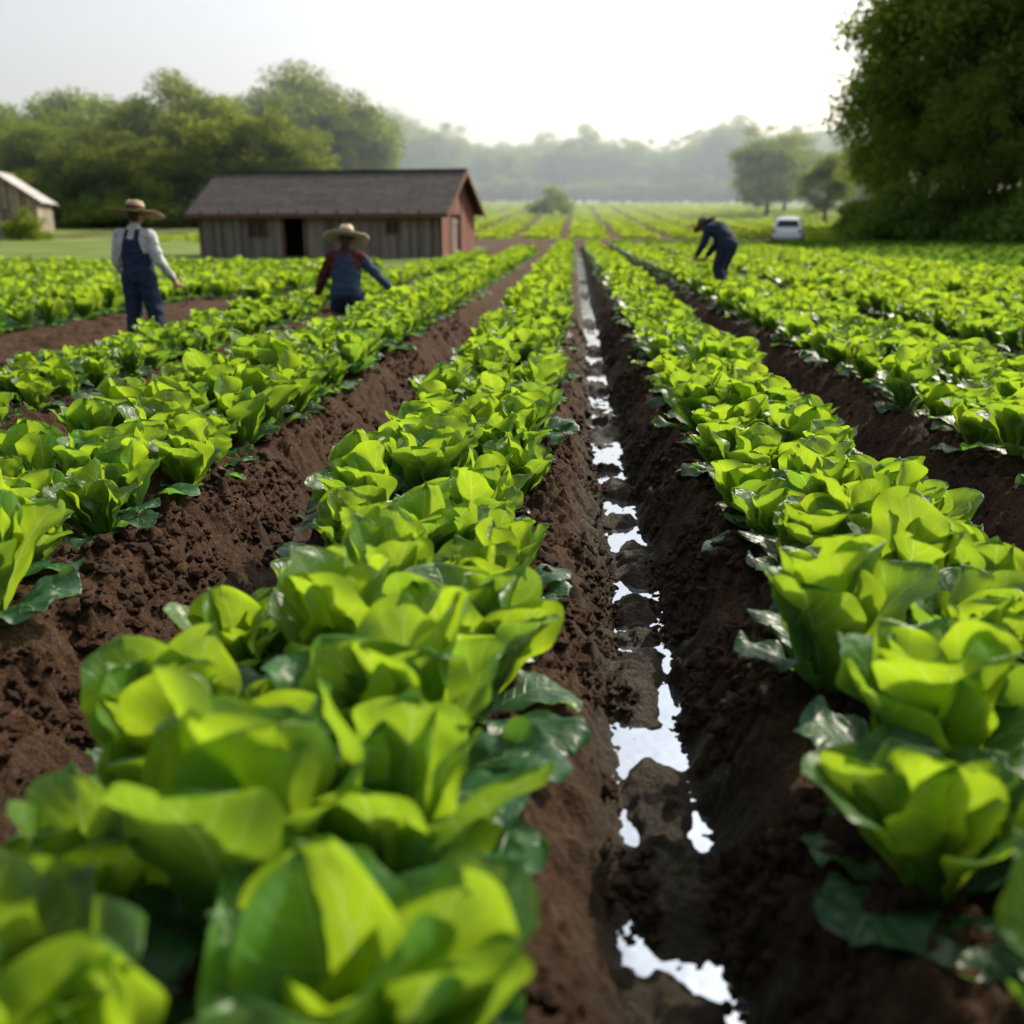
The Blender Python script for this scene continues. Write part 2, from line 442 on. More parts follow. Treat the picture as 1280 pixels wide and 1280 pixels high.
def build_far_crops():
    mat = foliage_mat('far_crop_leaf', (.17, .27, .035), (.44, .58, .06), tf=.45)
    col = bpy.data.collections.new('crop_clumps')
    for i in range(4): add_obj('crop_clump_%d' % i, clump_mesh('crop_clump', 300+i, mat, 30, .5, .22), coll=col)
    P = []; R = []; S = []; I = []
    for k in range(-8, 11):
        c = k*3.7+1.2
        y = 75. if abs(c) < 15 else 68.
        while y < 250:
            step = .8+(y-66)*.007
            for dx in (-.72, 0, .72):
                P.append((c+dx+RNG.normal()*.10, y+RNG.normal()*.2, 0)); I.append(RNG.integers(0, 4))
                s = RNG.uniform(.85, 1.1)
                R.append((0, 0, RNG.uniform(0, 6.28))); S.append((s, s*1.3, s))
            y += step
    P = np.array(P); P[:, 2] = terrain(P[:, 0], P[:, 1])
    instancer('far_crop_field', P, R, S, I, col)
    mat2 = foliage_mat('low_crop_leaf', (.055, .12, .02), (.16, .30, .03), tf=.4)
    col2 = bpy.data.collections.new('low_crop_clumps')
    for i in range(4): add_obj('low_crop_clump_%d' % i, clump_mesh('low_crop_clump', 330+i, mat2, 34, .5, .24), coll=col2)
    P = []; R = []; S = []; I = []
    for x in np.arange(9.8, 44, 1.1):
        y = max(15, x*1.7)
        while y < 59:
            P.append((x+RNG.normal()*.1, y, 0)); I.append(RNG.integers(0, 4)); s = RNG.uniform(.9, 1.3)
            R.append((0, 0, RNG.uniform(0, 6.28))); S.append((s, s, s)); y += .85
    P = np.array(P); P[:, 2] = terrain(P[:, 0], P[:, 1])
    instancer('low_crop_field', P, R, S, I, col2)

def build_clods():
    m = simple_mat('soil_clod', (.085, .045, .024), .95, .6, 40, 1., .02, spec=.2)
    col = bpy.data.collections.new('soil_clod_shapes')
    for k in range(6):
        bm = bmesh.new(); bmesh.ops.create_icosphere(bm, subdivisions=3, radius=1)
        for v in bm.verts:
            v.co *= 1+.5*mnoise.noise(v.co*1.3+Vector((k*9, 0, 0)))+.3*mnoise.noise(v.co*3.1+Vector((k*5, 3, 0)))
            v.co.z *= .65
        me = bpy.data.meshes.new('soil_clod'); bm.to_mesh(me); bm.free(); me.materials.append(m)
        for p in me.polygons: p.use_smooth = True
        add_obj('soil_clod_%d' % k, me, coll=col)
    n = 52000
    f = RNG.choice([-2.75, -1.20, .24, 1.62, 3.3], n, p=[.07, .37, .44, .08, .04])
    side = RNG.choice([-1, 1], n)
    x = f+side*RNG.uniform(.05, .45, n); y = 1+12*RNG.uniform(0, 1, n)**1.6
    keep = (fbm(x, y, 3.5, 3, 91) > -.08)
    x, y = x[keep], y[keep]; n = len(x)
    s = .0045+.021*RNG.uniform(0, 1, n)**3.2
    near_c = np.abs(x-.24) < .12
    s = np.where(near_c, np.minimum(s, .012), s)
    P = np.stack([x, y, terrain(x, y)-s*.05], 1)
    S = np.stack([s*RNG.uniform(.8, 1.5, n), s, s*RNG.uniform(.8, 1.2, n)], 1)
    R = np.stack([RNG.normal(size=n)*.4, RNG.normal(size=n)*.4, RNG.uniform(0, 6.28, n)], 1)
    instancer('soil_clods', P, R, S, RNG.integers(0, 6, n), col)

# ------------------------------------------------------------------ trees
def tube(V, F, pts, rads, n=8):
    b0 = len(V)
    for k, (p, r) in enumerate(zip(pts, rads)):
        p = np.array(p, float)
        d = np.array(pts[min(k+1, len(pts)-1)], float)-np.array(pts[max(k-1, 0)], float); d /= np.linalg.norm(d)+1e-9
        ref = np.array([0, 0, 1.]) if abs(d[2]) < .9 else np.array([1., 0, 0])
        s = np.cross(d, ref); s /= np.linalg.norm(s); t = np.cross(d, s)
        for j in range(n):
            a = 2*math.pi*j/n; V.append(p+r*(math.cos(a)*s+math.sin(a)*t))
    for k in range(len(pts)-1):
        for j in range(n):
            a = b0+k*n+j; b = b0+k*n+(j+1) % n
            F.append((a, b, b+n, a+n))

def tree_mesh(name, seed, mats, h=18., cw=13., low=.22, nclus=60, leaves=190, lsize=.36, crad=(1.2, 2.7), dome=False):
    r = np.random.default_rng(seed)
    V = []; F = []
    bend = r.normal(size=2)*.03*h
    tp = [(bend[0]*(t**2), bend[1]*(t**2), t*h*.78) for t in np.linspace(0, 1, 8)]
    tr = [h*.022*(1.35 if i == 0 else 1)*(1-.85*i/7)+.03 for i in range(8)]
    tube(V, F, tp, tr, 10)
    cz = h*(low+1)/2; rz = h*(1-low)/2; rx = cw/2
    if dome: cz = h*.12; rz = h*.86
    C = []
    lobes = r.normal(size=(6, 3)); lobes /= np.linalg.norm(lobes, axis=1)[:, None]
    while len(C) < nclus:
        d = r.normal(size=3); d /= np.linalg.norm(d)
        if dome and d[2] < 0: d[2] = -d[2]*.5
        lob = 0.76+.30*np.max(lobes@d)**3
        if dome: lob = .85
        rad = r.uniform(.3, 1)**.5*lob
        wz = 1-.15*max(0, -d[2])
        c = np.array([d[0]*rx*rad*wz, d[1]*rx*rad*wz, cz+d[2]*rz*rad*.92])
        C.append(c)
    for k in range(12):
        c = C[r.integers(0, nclus)]; z0 = r.uniform(.2, .65)*h
        s = np.array([bend[0]*(z0/h/.78)**2, bend[1]*(z0/h/.78)**2, z0])
        mid = (s+c)/2+np.array([0, 0, -.02*h])
        tube(V, F, [s, mid, c], [.16*h/18, .10*h/18, .04*h/18], 6)
    nb = len(F)
    VL = []; nl = 0; TN = []
    for c in C:
        R = r.uniform(*crad); n = int(leaves*(R/np.mean(crad))**2)
        d = r.normal(size=(n, 3)); d /= np.linalg.norm(d, axis=1)[:, None]
        rad = R*r.uniform(.1, 1.25, n)**.65
        p = c+d*rad[:, None]*np.array([1, 1, .62])
        nrm = d*.7+r.normal(size=(n, 3))*.9+np.array([0, 0, .35]); nrm /= np.linalg.norm(nrm, axis=1)[:, None]
        t = np.cross(nrm, r.normal(size=(n, 3))); t /= np.linalg.norm(t, axis=1)[:, None]
        b = np.cross(nrm, t)
        s = (lsize*r.uniform(.55, 1.25, n))[:, None]
        q = np.stack([p-t*s*.6, p-b*s*.35+nrm*s*.08, p+t*s*.6, p+b*s*.35+nrm*s*.08], 1)
        VL.append(q.reshape(-1, 3)); nl += n; TN.append(np.full(n, r.uniform(0, 1))*.6+.4*r.uniform(0, 1, n))
    VL = np.concatenate(VL)
    FL = np.arange(nl*4).reshape(-1, 4)+len(V)
    me = mesh_np(name, np.concatenate([np.array(V), VL]), np.concatenate([np.array(F), FL]), smooth=False)
    for m in mats: me.materials.append(m)
    mi = np.zeros(len(me.polygons), dtype=np.int32); mi[nb:] = 1
    me.polygons.foreach_set('material_index', mi)
    fattr(me, 'tone', np.concatenate([np.full(nb, .5)]+TN), 'FACE')
    return me

def build_trees():
    bark = simple_mat('tree_bark', (.07, .05, .035), .9, .4, 3, .6, .03, stretch=(1, 1, .3))
    fl = foliage_mat('tree_foliage', (.080, .130, .028), (.32, .40, .045), tf=.40, var=.4)
    fd = foliage_mat('dark_tree_foliage', (.075, .125, .030), (.28, .38, .04), tf=.40, var=.35)
    va = [tree_mesh('broadleaf_tree', 500+i, (bark, fl), h=18, cw=c, low=l, nclus=n, leaves=240, lsize=.38) for i, (c, l, n) in enumerate([(15, .06, 78), (13, .08, 68), (17, .04, 94), (12, .06, 62)])]
    vd = [tree_mesh('shade_tree', 520+i, (bark, fd), h=22, cw=c, low=.03, nclus=n, lsize=.33, leaves=230, crad=(1.1, 2.6)) for i, (c, n) in enumerate([(14, 100), (16, 110)])]
    sh = [tree_mesh('shrub', 540+i, (bark, fl), h=4.5, cw=7., low=.02, nclus=42, leaves=130, lsize=.24, crad=(.7, 1.1), dome=True) for i in range(2)]
    def place(name, me, x, y, h0, h, wscale=1., rz=None):
        s = h/h0
        add_obj(name, me, (x, y, tz(x, y)-.15), (0, 0, RNG.uniform(0, 6.28) if rz is None else rz), (s*wscale, s*wscale, s))
    L = [(-.64, 112, 14), (-.57, 118, 14), (-.52, 112, 13.), (-.50, 126, 16.), (-.455, 132, 16.6), (-.43, 118, 14.5), (-.385, 114, 16.2), (-.345, 110, 14.3), (-.315, 106, 13),
         (-.28, 108, 11.5), (-.262, 138, 19.6), (-.235, 134, 18.2), (-.215, 142, 15), (-.60, 140, 17), (-.36, 145, 17), (-.20, 150, 12), (-.41, 103, 10), (-.30, 128, 16), (-.47, 104, 10), (-.54, 106, 11)]
    for i, (r, y, h) in enumerate(L):
        place('broadleaf_tree', va[i % 4], r*y, y, 18, h*.98, 1.22)
    for i, (r, y, h) in enumerate([(.182, 140, 11.5), (.2365, 112, 7.4), (.262, 130, 8), (.198, 165, 12), (.255, 170, 10)]):
        place('broadleaf_tree', va[(i+2) % 4], r*y, y, 18, h, 1.2)
    for i, (r, y, h) in enumerate([(.325, 76, 23), (.375, 70, 25), (.43, 66, 25), (.35, 92, 25), (.42, 90, 26), (.47, 74, 25), (.30, 96, 15), (.39, 62, 12)]):
        place('shade_tree', vd[i % 2], r*y, y, 22, h)
    place('round_shrub', sh[0], -.0216*138, 138, 4.5, 4.8, 1.05)
    place('garden_shrub', sh[1], -.545*70, 70, 4.5, 3.0, .8)
    us = bpy.data.collections.new('undergrowth_shrubs')
    for k, s in enumerate(sh): add_obj('undergrowth_shrub_%d' % k, s, coll=us)
    shd = tree_mesh('shade_shrub', 545, (bark, fd), h=4.5, cw=7., low=.02, nclus=42, leaves=130, lsize=.24, crad=(.7, 1.1), dome=True)
    add_obj('undergrowth_shrub_2', shd, coll=us)
    P = []; R = []; S = []; I = []
    for r in np.arange(-.66, -.19, .018):
        y = 100+RNG.uniform(-3, 4)+max(0, (r+.3))*200; P.append((r*y, y, tz(r*y, y)-.2)); s = RNG.uniform(.8, 1.5); S.append((s, s, s)); R.append((0, 0, RNG.uniform(0, 6))); I.append(RNG.integers(0, 2))
    for r in np.arange(.275, .52, .014):
        y = 72+RNG.uniform(-4, 3)-(r-.28)*70; P.append((r*y, y, tz(r*y, y)-.2)); s = RNG.uniform(.7, 1.2); S.append((s, s, s)); R.append((0, 0, RNG.uniform(0, 6))); I.append(2)
    instancer('undergrowth', P, R, S, I, us)
    tc = bpy.data.collections.new('distant_tree_shapes')
    for k, s in enumerate(va): add_obj('distant_tree_%d' % k, s, coll=tc)
    P = []; R = []; S = []; I = []
    prof = [(-.24, 24), (-.17, 24), (-.14, 24), (-.10, 20), (-.055, 17), (-.01, 20), (.03, 21.), (.07, 18), (.10, 18), (.135, 25), (.17, 20), (.21, 23), (.26, 20), (.36, 22)]
    pr = np.array([p[0] for p in prof]); ph = np.array([p[1] for p in prof])
    for y0 in (285, 325):
        for r in np.arange(-.26, .36, .017):
            y = y0+RNG.uniform(-10, 10); rr = r+RNG.uniform(-.006, .006)
            h = np.interp(rr, pr, ph)*RNG.uniform(.76, 1.08)*(1 if y0 < 300 else y0/300)
            P.append((rr*y, y, tz(rr*y, y)-.3)); s = h/18; S.append((s, s, s)); R.append((0, 0, RNG.uniform(0, 6))); I.append(RNG.integers(0, 4))
    for r in np.arange(-.26, .36, .009):
        y = 268+RNG.uniform(-3, 3); s = RNG.uniform(.25, .42)
        P.append((r*y, y, tz(r*y, y)-.5)); S.append((s*1.4, s*1.4, s)); R.append((0, 0, RNG.uniform(0, 6))); I.append(RNG.integers(0, 4))
    instancer('distant_treeline', P, R, S, I, tc)

# ------------------------------------------------------------------ buildings
class Part:
    def __init__(s): s.V = []; s.F = []; s.T = []
    def hexa(s, v8, tint=.5):
        b = len(s.V); s.V += [tuple(v) for v in v8]
        for f in ((3, 2, 1, 0), (4, 5, 6, 7), (0, 1, 5, 4), (1, 2, 6, 5), (2, 3, 7, 6), (3, 0, 4, 7)):
            s.F.append(tuple(b+i for i in f)); s.T.append(tint)
    def box(s, x0, x1, y0, y1, z0, z1, tint=.5):
        s.hexa([(x0, y0, z0), (x1, y0, z0), (x1, y1, z0), (x0, y1, z0), (x0, y0, z1), (x1, y0, z1), (x1, y1, z1), (x0, y1, z1)], tint)
    def obj(s, name, mat, parent):
        me = mesh_np(name, s.V, s.F, smooth=False); fattr(me, 'tint', s.T, 'FACE'); me.materials.append(mat)
        return add_obj(name, me, parent=parent)

def wood(name, col, rough=.85, grey=.35):
    m, nt, out = new_mat(name)
    p = N(nt, 'ShaderNodeBsdfPrincipled'); tc = N(nt, 'ShaderNodeTexCoord'); mp = N(nt, 'ShaderNodeMapping')
    mp.inputs['Scale'].default_value = (9, 9, .8); nt.links.new(tc.outputs['Object'], mp.inputs[0])
    n = N(nt, 'ShaderNodeTexNoise'); n.inputs['Scale'].default_value = 2.2; n.inputs['Detail'].default_value = 4; nt.links.new(mp.outputs[0], n.inputs[0])
    c = ramp(nt, n.outputs[0], [(.3, tuple(x*.55 for x in col)), (.7, tuple(x*1.3 for x in col))])
    c = mixc(nt, mathn(nt, 'MULTIPLY', noisen(nt, 1.1, 3), grey*2, clamp=True), c, (.20, .18, .165))
    c = mixc(nt, 1., c, mixc(nt, attr(nt, 'tint'), (.5, .48, .46), (1.4, 1.3, 1.25)), 'MULTIPLY')
    nt.links.new(c, p.inputs[0]); p.inputs['Roughness'].default_value = rough
    nt.links.new(bumpn(nt, n.outputs[0], .5, .01), p.inputs['Normal']); nt.links.new(p.outputs[0], out.inputs[0]); return m

def build_barn(name, loc, rot, L, W, eave, ridge, wallc, gablec, roofc, door, gdoor, windows, metal_roof=False, rg=11):
    r = random.Random(rg)
    e = bpy.data.objects.new(name, None); ROOT.objects.link(e); e.location = loc; e.rotation_euler = (0, 0, rot)
    wm = wood(name+'_wall_wood', wallc); gm = wood(name+'_gable_wood', gablec, grey=.1)
    rm = simple_mat(name+'_roofing', roofc, .5 if metal_roof else .85, .3, 4, .3, .01, tint=True)
    tm = wood(name+'_trim_wood', tuple(c*.7 for c in gablec), grey=.1)
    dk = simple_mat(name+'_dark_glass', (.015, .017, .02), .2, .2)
    bw = .19
    for nm, yy, sgn in (('front_wall', 0., -1), ('back_wall', W, 1)):
        P = Part(); x = 0.
        while x < L-1e-3:
            x1 = min(L, x+bw*r.uniform(.85, 1.15))
            y0, y1 = (yy-.03*r.uniform(.6, 1.2), yy+.05) if sgn < 0 else (yy-.05, yy+.03)
            spans = [(-.3, eave)]
            if sgn < 0:
                xm = (x+x1)/2
                if door[0] < xm < door[1]: spans = [(door[2], eave)]
                for (a, b, c, d) in windows:
                    if a < xm < b: spans = [(-.3, c), (d, eave)]
            for z0, z1 in spans: P.box(x, x1-.008, y0, y1, z0+r.uniform(0, .03), z1, r.random())
            x = x1
        P.obj(nm, wm, e)
    for nm, xx, sgn in (('left_gable', 0., -1), ('right_gable', L, 1)):
        P = Part(); y = 0.
        while y < W-1e-3:
            y1 = min(W, y+bw*r.uniform(.85, 1.15)); ym = (y+y1)/2
            zt = lambda q: eave+(ridge-eave)*(1-abs(q-W/2)/(W/2))-.04
            x0, x1 = (xx-.03, xx+.04) if sgn < 0 else (xx-.04, xx+.03*r.uniform(.6, 1.2))
            z0 = -.3
            if sgn > 0 and gdoor[0] < ym < gdoor[1]: z0 = gdoor[2]
            a, b = y+.001, y1-.008
            P.hexa([(x0, a, z0), (x1, a, z0), (x1, b, z0), (x0, b, z0), (x0, a, zt(a)), (x1, a, zt(a)), (x1, b, zt(b)), (x0, b, zt(b))], r.random())
            y = y1
        P.obj(nm, gm, e)
    P = Part(); y = gdoor[0]+.05
    while y < gdoor[1]-.06:
        P.box(L-.07, L-.045, y, min(y+.17, gdoor[1]-.05), -.2, gdoor[2]-.04, r.random()); y += .18
    for z in (.35, gdoor[2]-.4): P.box(L-.042, L-.015, gdoor[0]+.06, gdoor[1]-.06, z, z+.12, .8)
    P.obj('gable_door', wm, e)
    P = Part()
    P.box(door[0]-.1, door[0], -.06, .06, -.3, door[2]+.1, .3); P.box(door[1], door[1]+.1, -.06, .06, -.3, door[2]+.1, .3)
    P.box(door[0], door[1], -.058, .058, door[2]-.02, door[2]+.09, .3)
    P.box(L-.05, L+.055, gdoor[0]-.08, gdoor[0], -.3, gdoor[2]+.06, .6); P.box(L-.05, L+.055, gdoor[1], gdoor[1]+.08, -.3, gdoor[2]+.06, .6)
    P.box(L-.045, L+.058, gdoor[0], gdoor[1], gdoor[2]-.02, gdoor[2]+.08, .6)
    for (a, b, c, d) in windows:
        P.box(a-.06, a+.03, -.065, .05, c-.06, d+.06, .9); P.box(b-.03, b+.06, -.065, .05, c-.06, d+.06, .9)
        P.box(a+.03, b-.03, -.062, .05, c-.06, c+.02, .9); P.box(a+.03, b-.03, -.062, .05, d-.02, d+.06, .9)
        P.box((a+b)/2-.02, (a+b)/2+.02, -.06, .03, c+.02, d-.02, .9)
    P.box(-.05, .05, -.075, -.036, -.3, eave-.05, .4); P.box(L-.06, L+.06, -.075, -.036, -.3, eave-.05, .2)
    P.obj('frames', tm, e)
    P = Part()
    for (a, b, c, d) in windows: P.box(a+.02, b-.02, .02, .04, c+.01, d-.01)
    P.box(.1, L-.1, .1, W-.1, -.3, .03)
    P.obj('window_panes', dk, e)
    ov = .5; og = .4; nc = 12
    P = Part()
    sl = (ridge-eave)/(W/2)
    for sgn in (-1, 1):
        ymid = W/2
        for c in range(nc):
            t0 = c/nc; t1 = (c+1)/nc+.012
            def pt(t):
                yy = (W/2+ov)*(1-t); return ymid+sgn*yy, ridge+.10-sl*yy
            ya, za = pt(t0); yb, zb = pt(min(1, t1))
            xs_ = -og
            while xs_ < L+og-1e-3:
                x1 = min(L+og, xs_+(.62 if metal_roof else r.uniform(.5, 1.3)))
                q = .018+r.uniform(0, .012)
                P.hexa([(xs_, ya, za-.03), (x1, ya, za-.03), (x1, yb, zb-.035), (xs_, yb, zb-.035),
                        (xs_, ya, za+q), (x1, ya, za+q), (x1, yb, zb+.002), (xs_, yb, zb+.002)], r.uniform(.3, .7))
                xs_ = x1
    P.box(-og-.02, L+og+.02, W/2-.12, W/2+.12, ridge+.085, ridge+.15, .5)
    P.obj('roof', rm, e)
    P = Part()
    for xx in (-og-.035, L+og+.005):
        for sgn in (-1, 1):
            y0 = W/2+sgn*(W/2+ov); z0 = ridge+.07-sl*(W/2+ov)
            P.hexa([(xx, y0, z0-.16), (xx+.03, y0, z0-.16), (xx+.03, W/2, ridge-.09), (xx, W/2, ridge-.09),
                    (xx, y0, z0+.02), (xx+.03, y0, z0+.02), (xx+.03, W/2, ridge+.09), (xx, W/2, ridge+.09)], .5)
    x = .3
    while x < L:
        P.box(x, x+.08, -ov+.05, -.08, eave-.12, eave-.03, .3); x += .9
    P.box(-og, L+og, -ov-.01, -ov+.03, eave-sl*ov-.06, eave-sl*ov+.07, .4)
    P.obj('eave_boards', tm, e)
    return e

# ------------------------------------------------------------------ car
def build_car(loc, rot):
    e = bpy.data.objects.new('parked_car', None); ROOT.objects.link(e); e.location = loc; e.rotation_euler = (0, 0, rot)
    paint = simple_mat('white_car_paint', (.80, .81, .82), .25, .03, 3, 0)
    glass = simple_mat('car_glass', (.02, .025, .03), .08, .1, 3, 0)
    rub = simple_mat('tyre_rubber', (.02, .02, .02), .8, .2); hub = simple_mat('wheel_rim', (.45, .45, .46), .3, .1, metal=.8)
    red = simple_mat('tail_lamp', (.4, .02, .02), .2, .1)
    st = [(-2.15, .45, .80, .70), (-2.05, .32, .95, .80), (-1.6, .28, 1.02, .87), (-.8, .26, 1.02, .89), (.2, .26, 1.0, .89), (1.0, .27, .96, .88), (1.6, .30, .88, .85), (2.0, .34, .78, .78), (2.12, .42, .66, .66)]
    bm = bmesh.new(); rings = []
    for (x, zb, zt, hw) in st:
        pr = [(-hw*.9, zb), (-hw, zb+.12), (-hw*1.01, (zb+zt)/2), (-hw*.97, zt-.06), (-hw*.88, zt), (0, zt+.03), (hw*.88, zt), (hw*.97, zt-.06), (hw*1.01, (zb+zt)/2), (hw, zb+.12), (hw*.9, zb), (0, zb)]
        rings.append([bm.verts.new((x, y, z)) for y, z in pr])
    for a, b in zip(rings[:-1], rings[1:]):
        for j in range(12): bm.faces.new((a[j], b[j], b[(j+1) % 12], a[(j+1) % 12]))
    bm.faces.new(rings[0]); bm.faces.new(rings[-1][::-1])
    cs = [(-2.0, .95, .95, .78), (-1.75, .97, 1.40, .74), (-1.3, .98, 1.58, .70), (-.4, .98, 1.62, .70), (.35, .98, 1.55, .69), (.75, .98, 1.28, .72), (1.15, .96, .97, .78)]
    rc = []
    for (x, zb, zt, hw) in cs:
        pr = [(-.80, zb-.03), (-hw, zt-.08), (-hw*.85, zt), (0, zt+.03), (hw*.85, zt), (hw, zt-.08), (.80, zb-.03)]
        rc.append([bm.verts.new((x, y, z)) for y, z in pr])
    for a, b in zip(rc[:-1], rc[1:]):
        for j in range(6): bm.faces.new((a[j], b[j], b[j+1], a[j+1]))
    bmesh.ops.recalc_face_normals(bm, faces=bm.faces)
    me = bpy.data.meshes.new('car_body'); bm.to_mesh(me); bm.free()
    for p in me.polygons: p.use_smooth = True
    me.materials.append(paint); o = add_obj('body', me, parent=e)
    sb = o.modifiers.new('s', 'SUBSURF'); sb.levels = 2; sb.render_levels = 2
    P = Part()
    for sg in (-1, 1):
        for (x0, x1, xa, xb) in ((-1.55, -.75, -1.35, -.75), (-.67, .12, -.67, .12), (.2, .85, .2, .50)):
            def yy(z): return sg*(.815-.13*(z-.98)/.6)
            z0, z1 = 1.03, 1.46
            v = [(x0, yy(z0)-.02*sg, z0), (x1, yy(z0)-.02*sg, z0), (x1, yy(z0)+.012*sg, z0), (x0, yy(z0)+.012*sg, z0),
                 (xa, yy(z1)-.02*sg, z1), (xb, yy(z1)-.02*sg, z1), (xb, yy(z1)+.012*sg, z1), (xa, yy(z1)+.012*sg, z1)]
            P.hexa(v)
    P.hexa([(1.08, -.66, 1.03), (1.12, -.66, 1.03), (1.12, .66, 1.03), (1.08, .66, 1.03), (.56, -.56, 1.44), (.60, -.56, 1.44), (.60, .56, 1.44), (.56, .56, 1.44)])
    P.hexa([(-1.97, -.62, 1.05), (-1.92, -.62, 1.05), (-1.92, .62, 1.05), (-1.97, .62, 1.05), (-1.74, -.54, 1.42), (-1.69, -.54, 1.42), (-1.69, .54, 1.42), (-1.74, .54, 1.42)])
    P.obj('windows', glass, e)
    P = Part()
    for sg in (-1, 1): P.box(-2.13, -2.0, sg*.72-.09, sg*.72+.09, .72, .9)
    P.obj('tail_lamps', red, e)
    for k, (x, y) in enumerate(((-1.35, -.80), (-1.35, .80), (1.3, -.80), (1.3, .80))):
        bm = bmesh.new(); bmesh.ops.create_cone(bm, cap_ends=True, segments=28, radius1=.33, radius2=.33, depth=.22, matrix=Matrix.Rotation(math.pi/2, 4, 'X'))
        bmesh.ops.bevel(bm, geom=[ed for ed in bm.edges if len(ed.link_faces) == 2 and ed.calc_face_angle() > 1], offset=.03, segments=2)
        me = bpy.data.meshes.new('tyre'); bm.to_mesh(me); bm.free(); me.materials.append(rub)
        add_obj('tyre_%d' % k, me, (x, y, .33), parent=e)
        bm = bmesh.new(); bmesh.ops.create_cone(bm, cap_ends=True, segments=20, radius1=.2, radius2=.17, depth=.24, matrix=Matrix.Rotation(math.pi/2, 4, 'X'))
        me = bpy.data.meshes.new('rim'); bm.to_mesh(me); bm.free(); me.materials.append(hub)
        add_obj('rim_%d' % k, me, (x, y, .33), parent=e)

# ------------------------------------------------------------------ people
def capsule(V, F, p0, p1, r0, r1, side=None, n=18, rings=4):
    p0 = Vector(p0); p1 = Vector(p1)
    if isinstance(r0, (int, float)): r0 = (r0, r0)
    if isinstance(r1, (int, float)): r1 = (r1, r1)
    d = (p1-p0)
    if d.length < 1e-6: d = Vector((0, 0, 1))
    d.normalize()
    side = Vector(side) if side is not None else (Vector((1, 0, 0)) if abs(d.x) < .9 else Vector((0, 1, 0)))
    s = (side-d*side.dot(d)).normalized(); t = d.cross(s)
    prof = []
    for k in range(rings+1):
        a = math.pi/2*k/rings; prof.append((p0-d*min(r0)*math.cos(a), r0[0]*max(.02, math.sin(a)), r0[1]*max(.02, math.sin(a))))
    for k in range(1, 4):
        f = k/4; prof.append((p0.lerp(p1, f), r0[0]+(r1[0]-r0[0])*f, r0[1]+(r1[1]-r0[1])*f))
    for k in range(rings+1):
        a = math.pi/2*k/rings; prof.append((p1+d*min(r1)*math.sin(a), r1[0]*max(.02, math.cos(a)), r1[1]*max(.02, math.cos(a))))
    b = len(V)
    for (c, ra, rb) in prof:
        for j in range(n):
            an = 2*math.pi*j/n; V.append(tuple(c+s*ra*math.cos(an)+t*rb*math.sin(an)))
    m = len(prof)
    for k in range(m-1):
        for j in range(n):
            F.append((b+k*n+j, b+k*n+(j+1) % n, b+(k+1)*n+(j+1) % n, b+(k+1)*n+j))
    F.append(tuple(b+j for j in range(n))[::-1]); F.append(tuple(b+(m-1)*n+j for j in range(n)))

def remeshed(V, F, voxel, smooth_it=6):
    me = bpy.data.meshes.new('tmp'); me.from_pydata([tuple(v) for v in V], [], F); me.update()
    o = bpy.data.objects.new('tmp', me); ROOT.objects.link(o)
    r = o.modifiers.new('r', 'REMESH'); r.mode = 'VOXEL'; r.voxel_size = voxel
    s = o.modifiers.new('s', 'SMOOTH'); s.factor = .5; s.iterations = smooth_it
    dg = bpy.context.evaluated_depsgraph_get(); dg.update()
    out = bpy.data.meshes.new_from_object(o.evaluated_get(dg))
    bpy.data.objects.remove(o); bpy.data.meshes.remove(me)
    for p in out.polygons: p.use_smooth = True
    return out

def make_hand(parent, nm, wrist, dirv, palm_n, side_sign, curl, mat):
    d = Vector(dirv).normalized(); n = Vector(palm_n); n = (n-d*n.dot(d)).normalized(); l = d.cross(n)*side_sign
    w = Vector(wrist)
    V = []; F = []
    capsule(V, F, w-d*.03, w+d*.01, (.027, .021), (.03, .02), side=l)
    capsule(V, F, w+d*.01, w+d*.082, (.032, .017), (.040, .014), side=l)
    for k, (off, ln) in enumerate(((.031, .070), (.0105, .080), (-.0105, .074), (-.031, .058))):
        p = w+d*.080+l*off; ang = curl*.5; seg = [ln*.46, ln*.32, ln*.26]; r = [.0095, .0085, .0078, .0065]
        dl = l*off*2.
        for j in range(3):
            dd = (d*math.cos(ang)+n*math.sin(ang)+dl*.3).normalized(); q = p+dd*seg[j]
            capsule(V, F, p, q, r[j], r[j+1], n=10, rings=3); p = q; ang += curl*(.8+.1*k)
    p = w+d*.022+l*.026; q = p+(d*.6+l*.75+n*.25).normalized()*.042
    capsule(V, F, p, q, .014, .0105, n=10, rings=3)
    q2 = q+(d*.85+l*.25+n*.45*max(.3, curl)).normalized()*.034; capsule(V, F, q, q2, .0105, .008, n=10, rings=3)
    me = remeshed(V, F, .0034, 3); me.name = nm; me.materials.append(mat)
    return add_obj(nm, me, parent=parent)

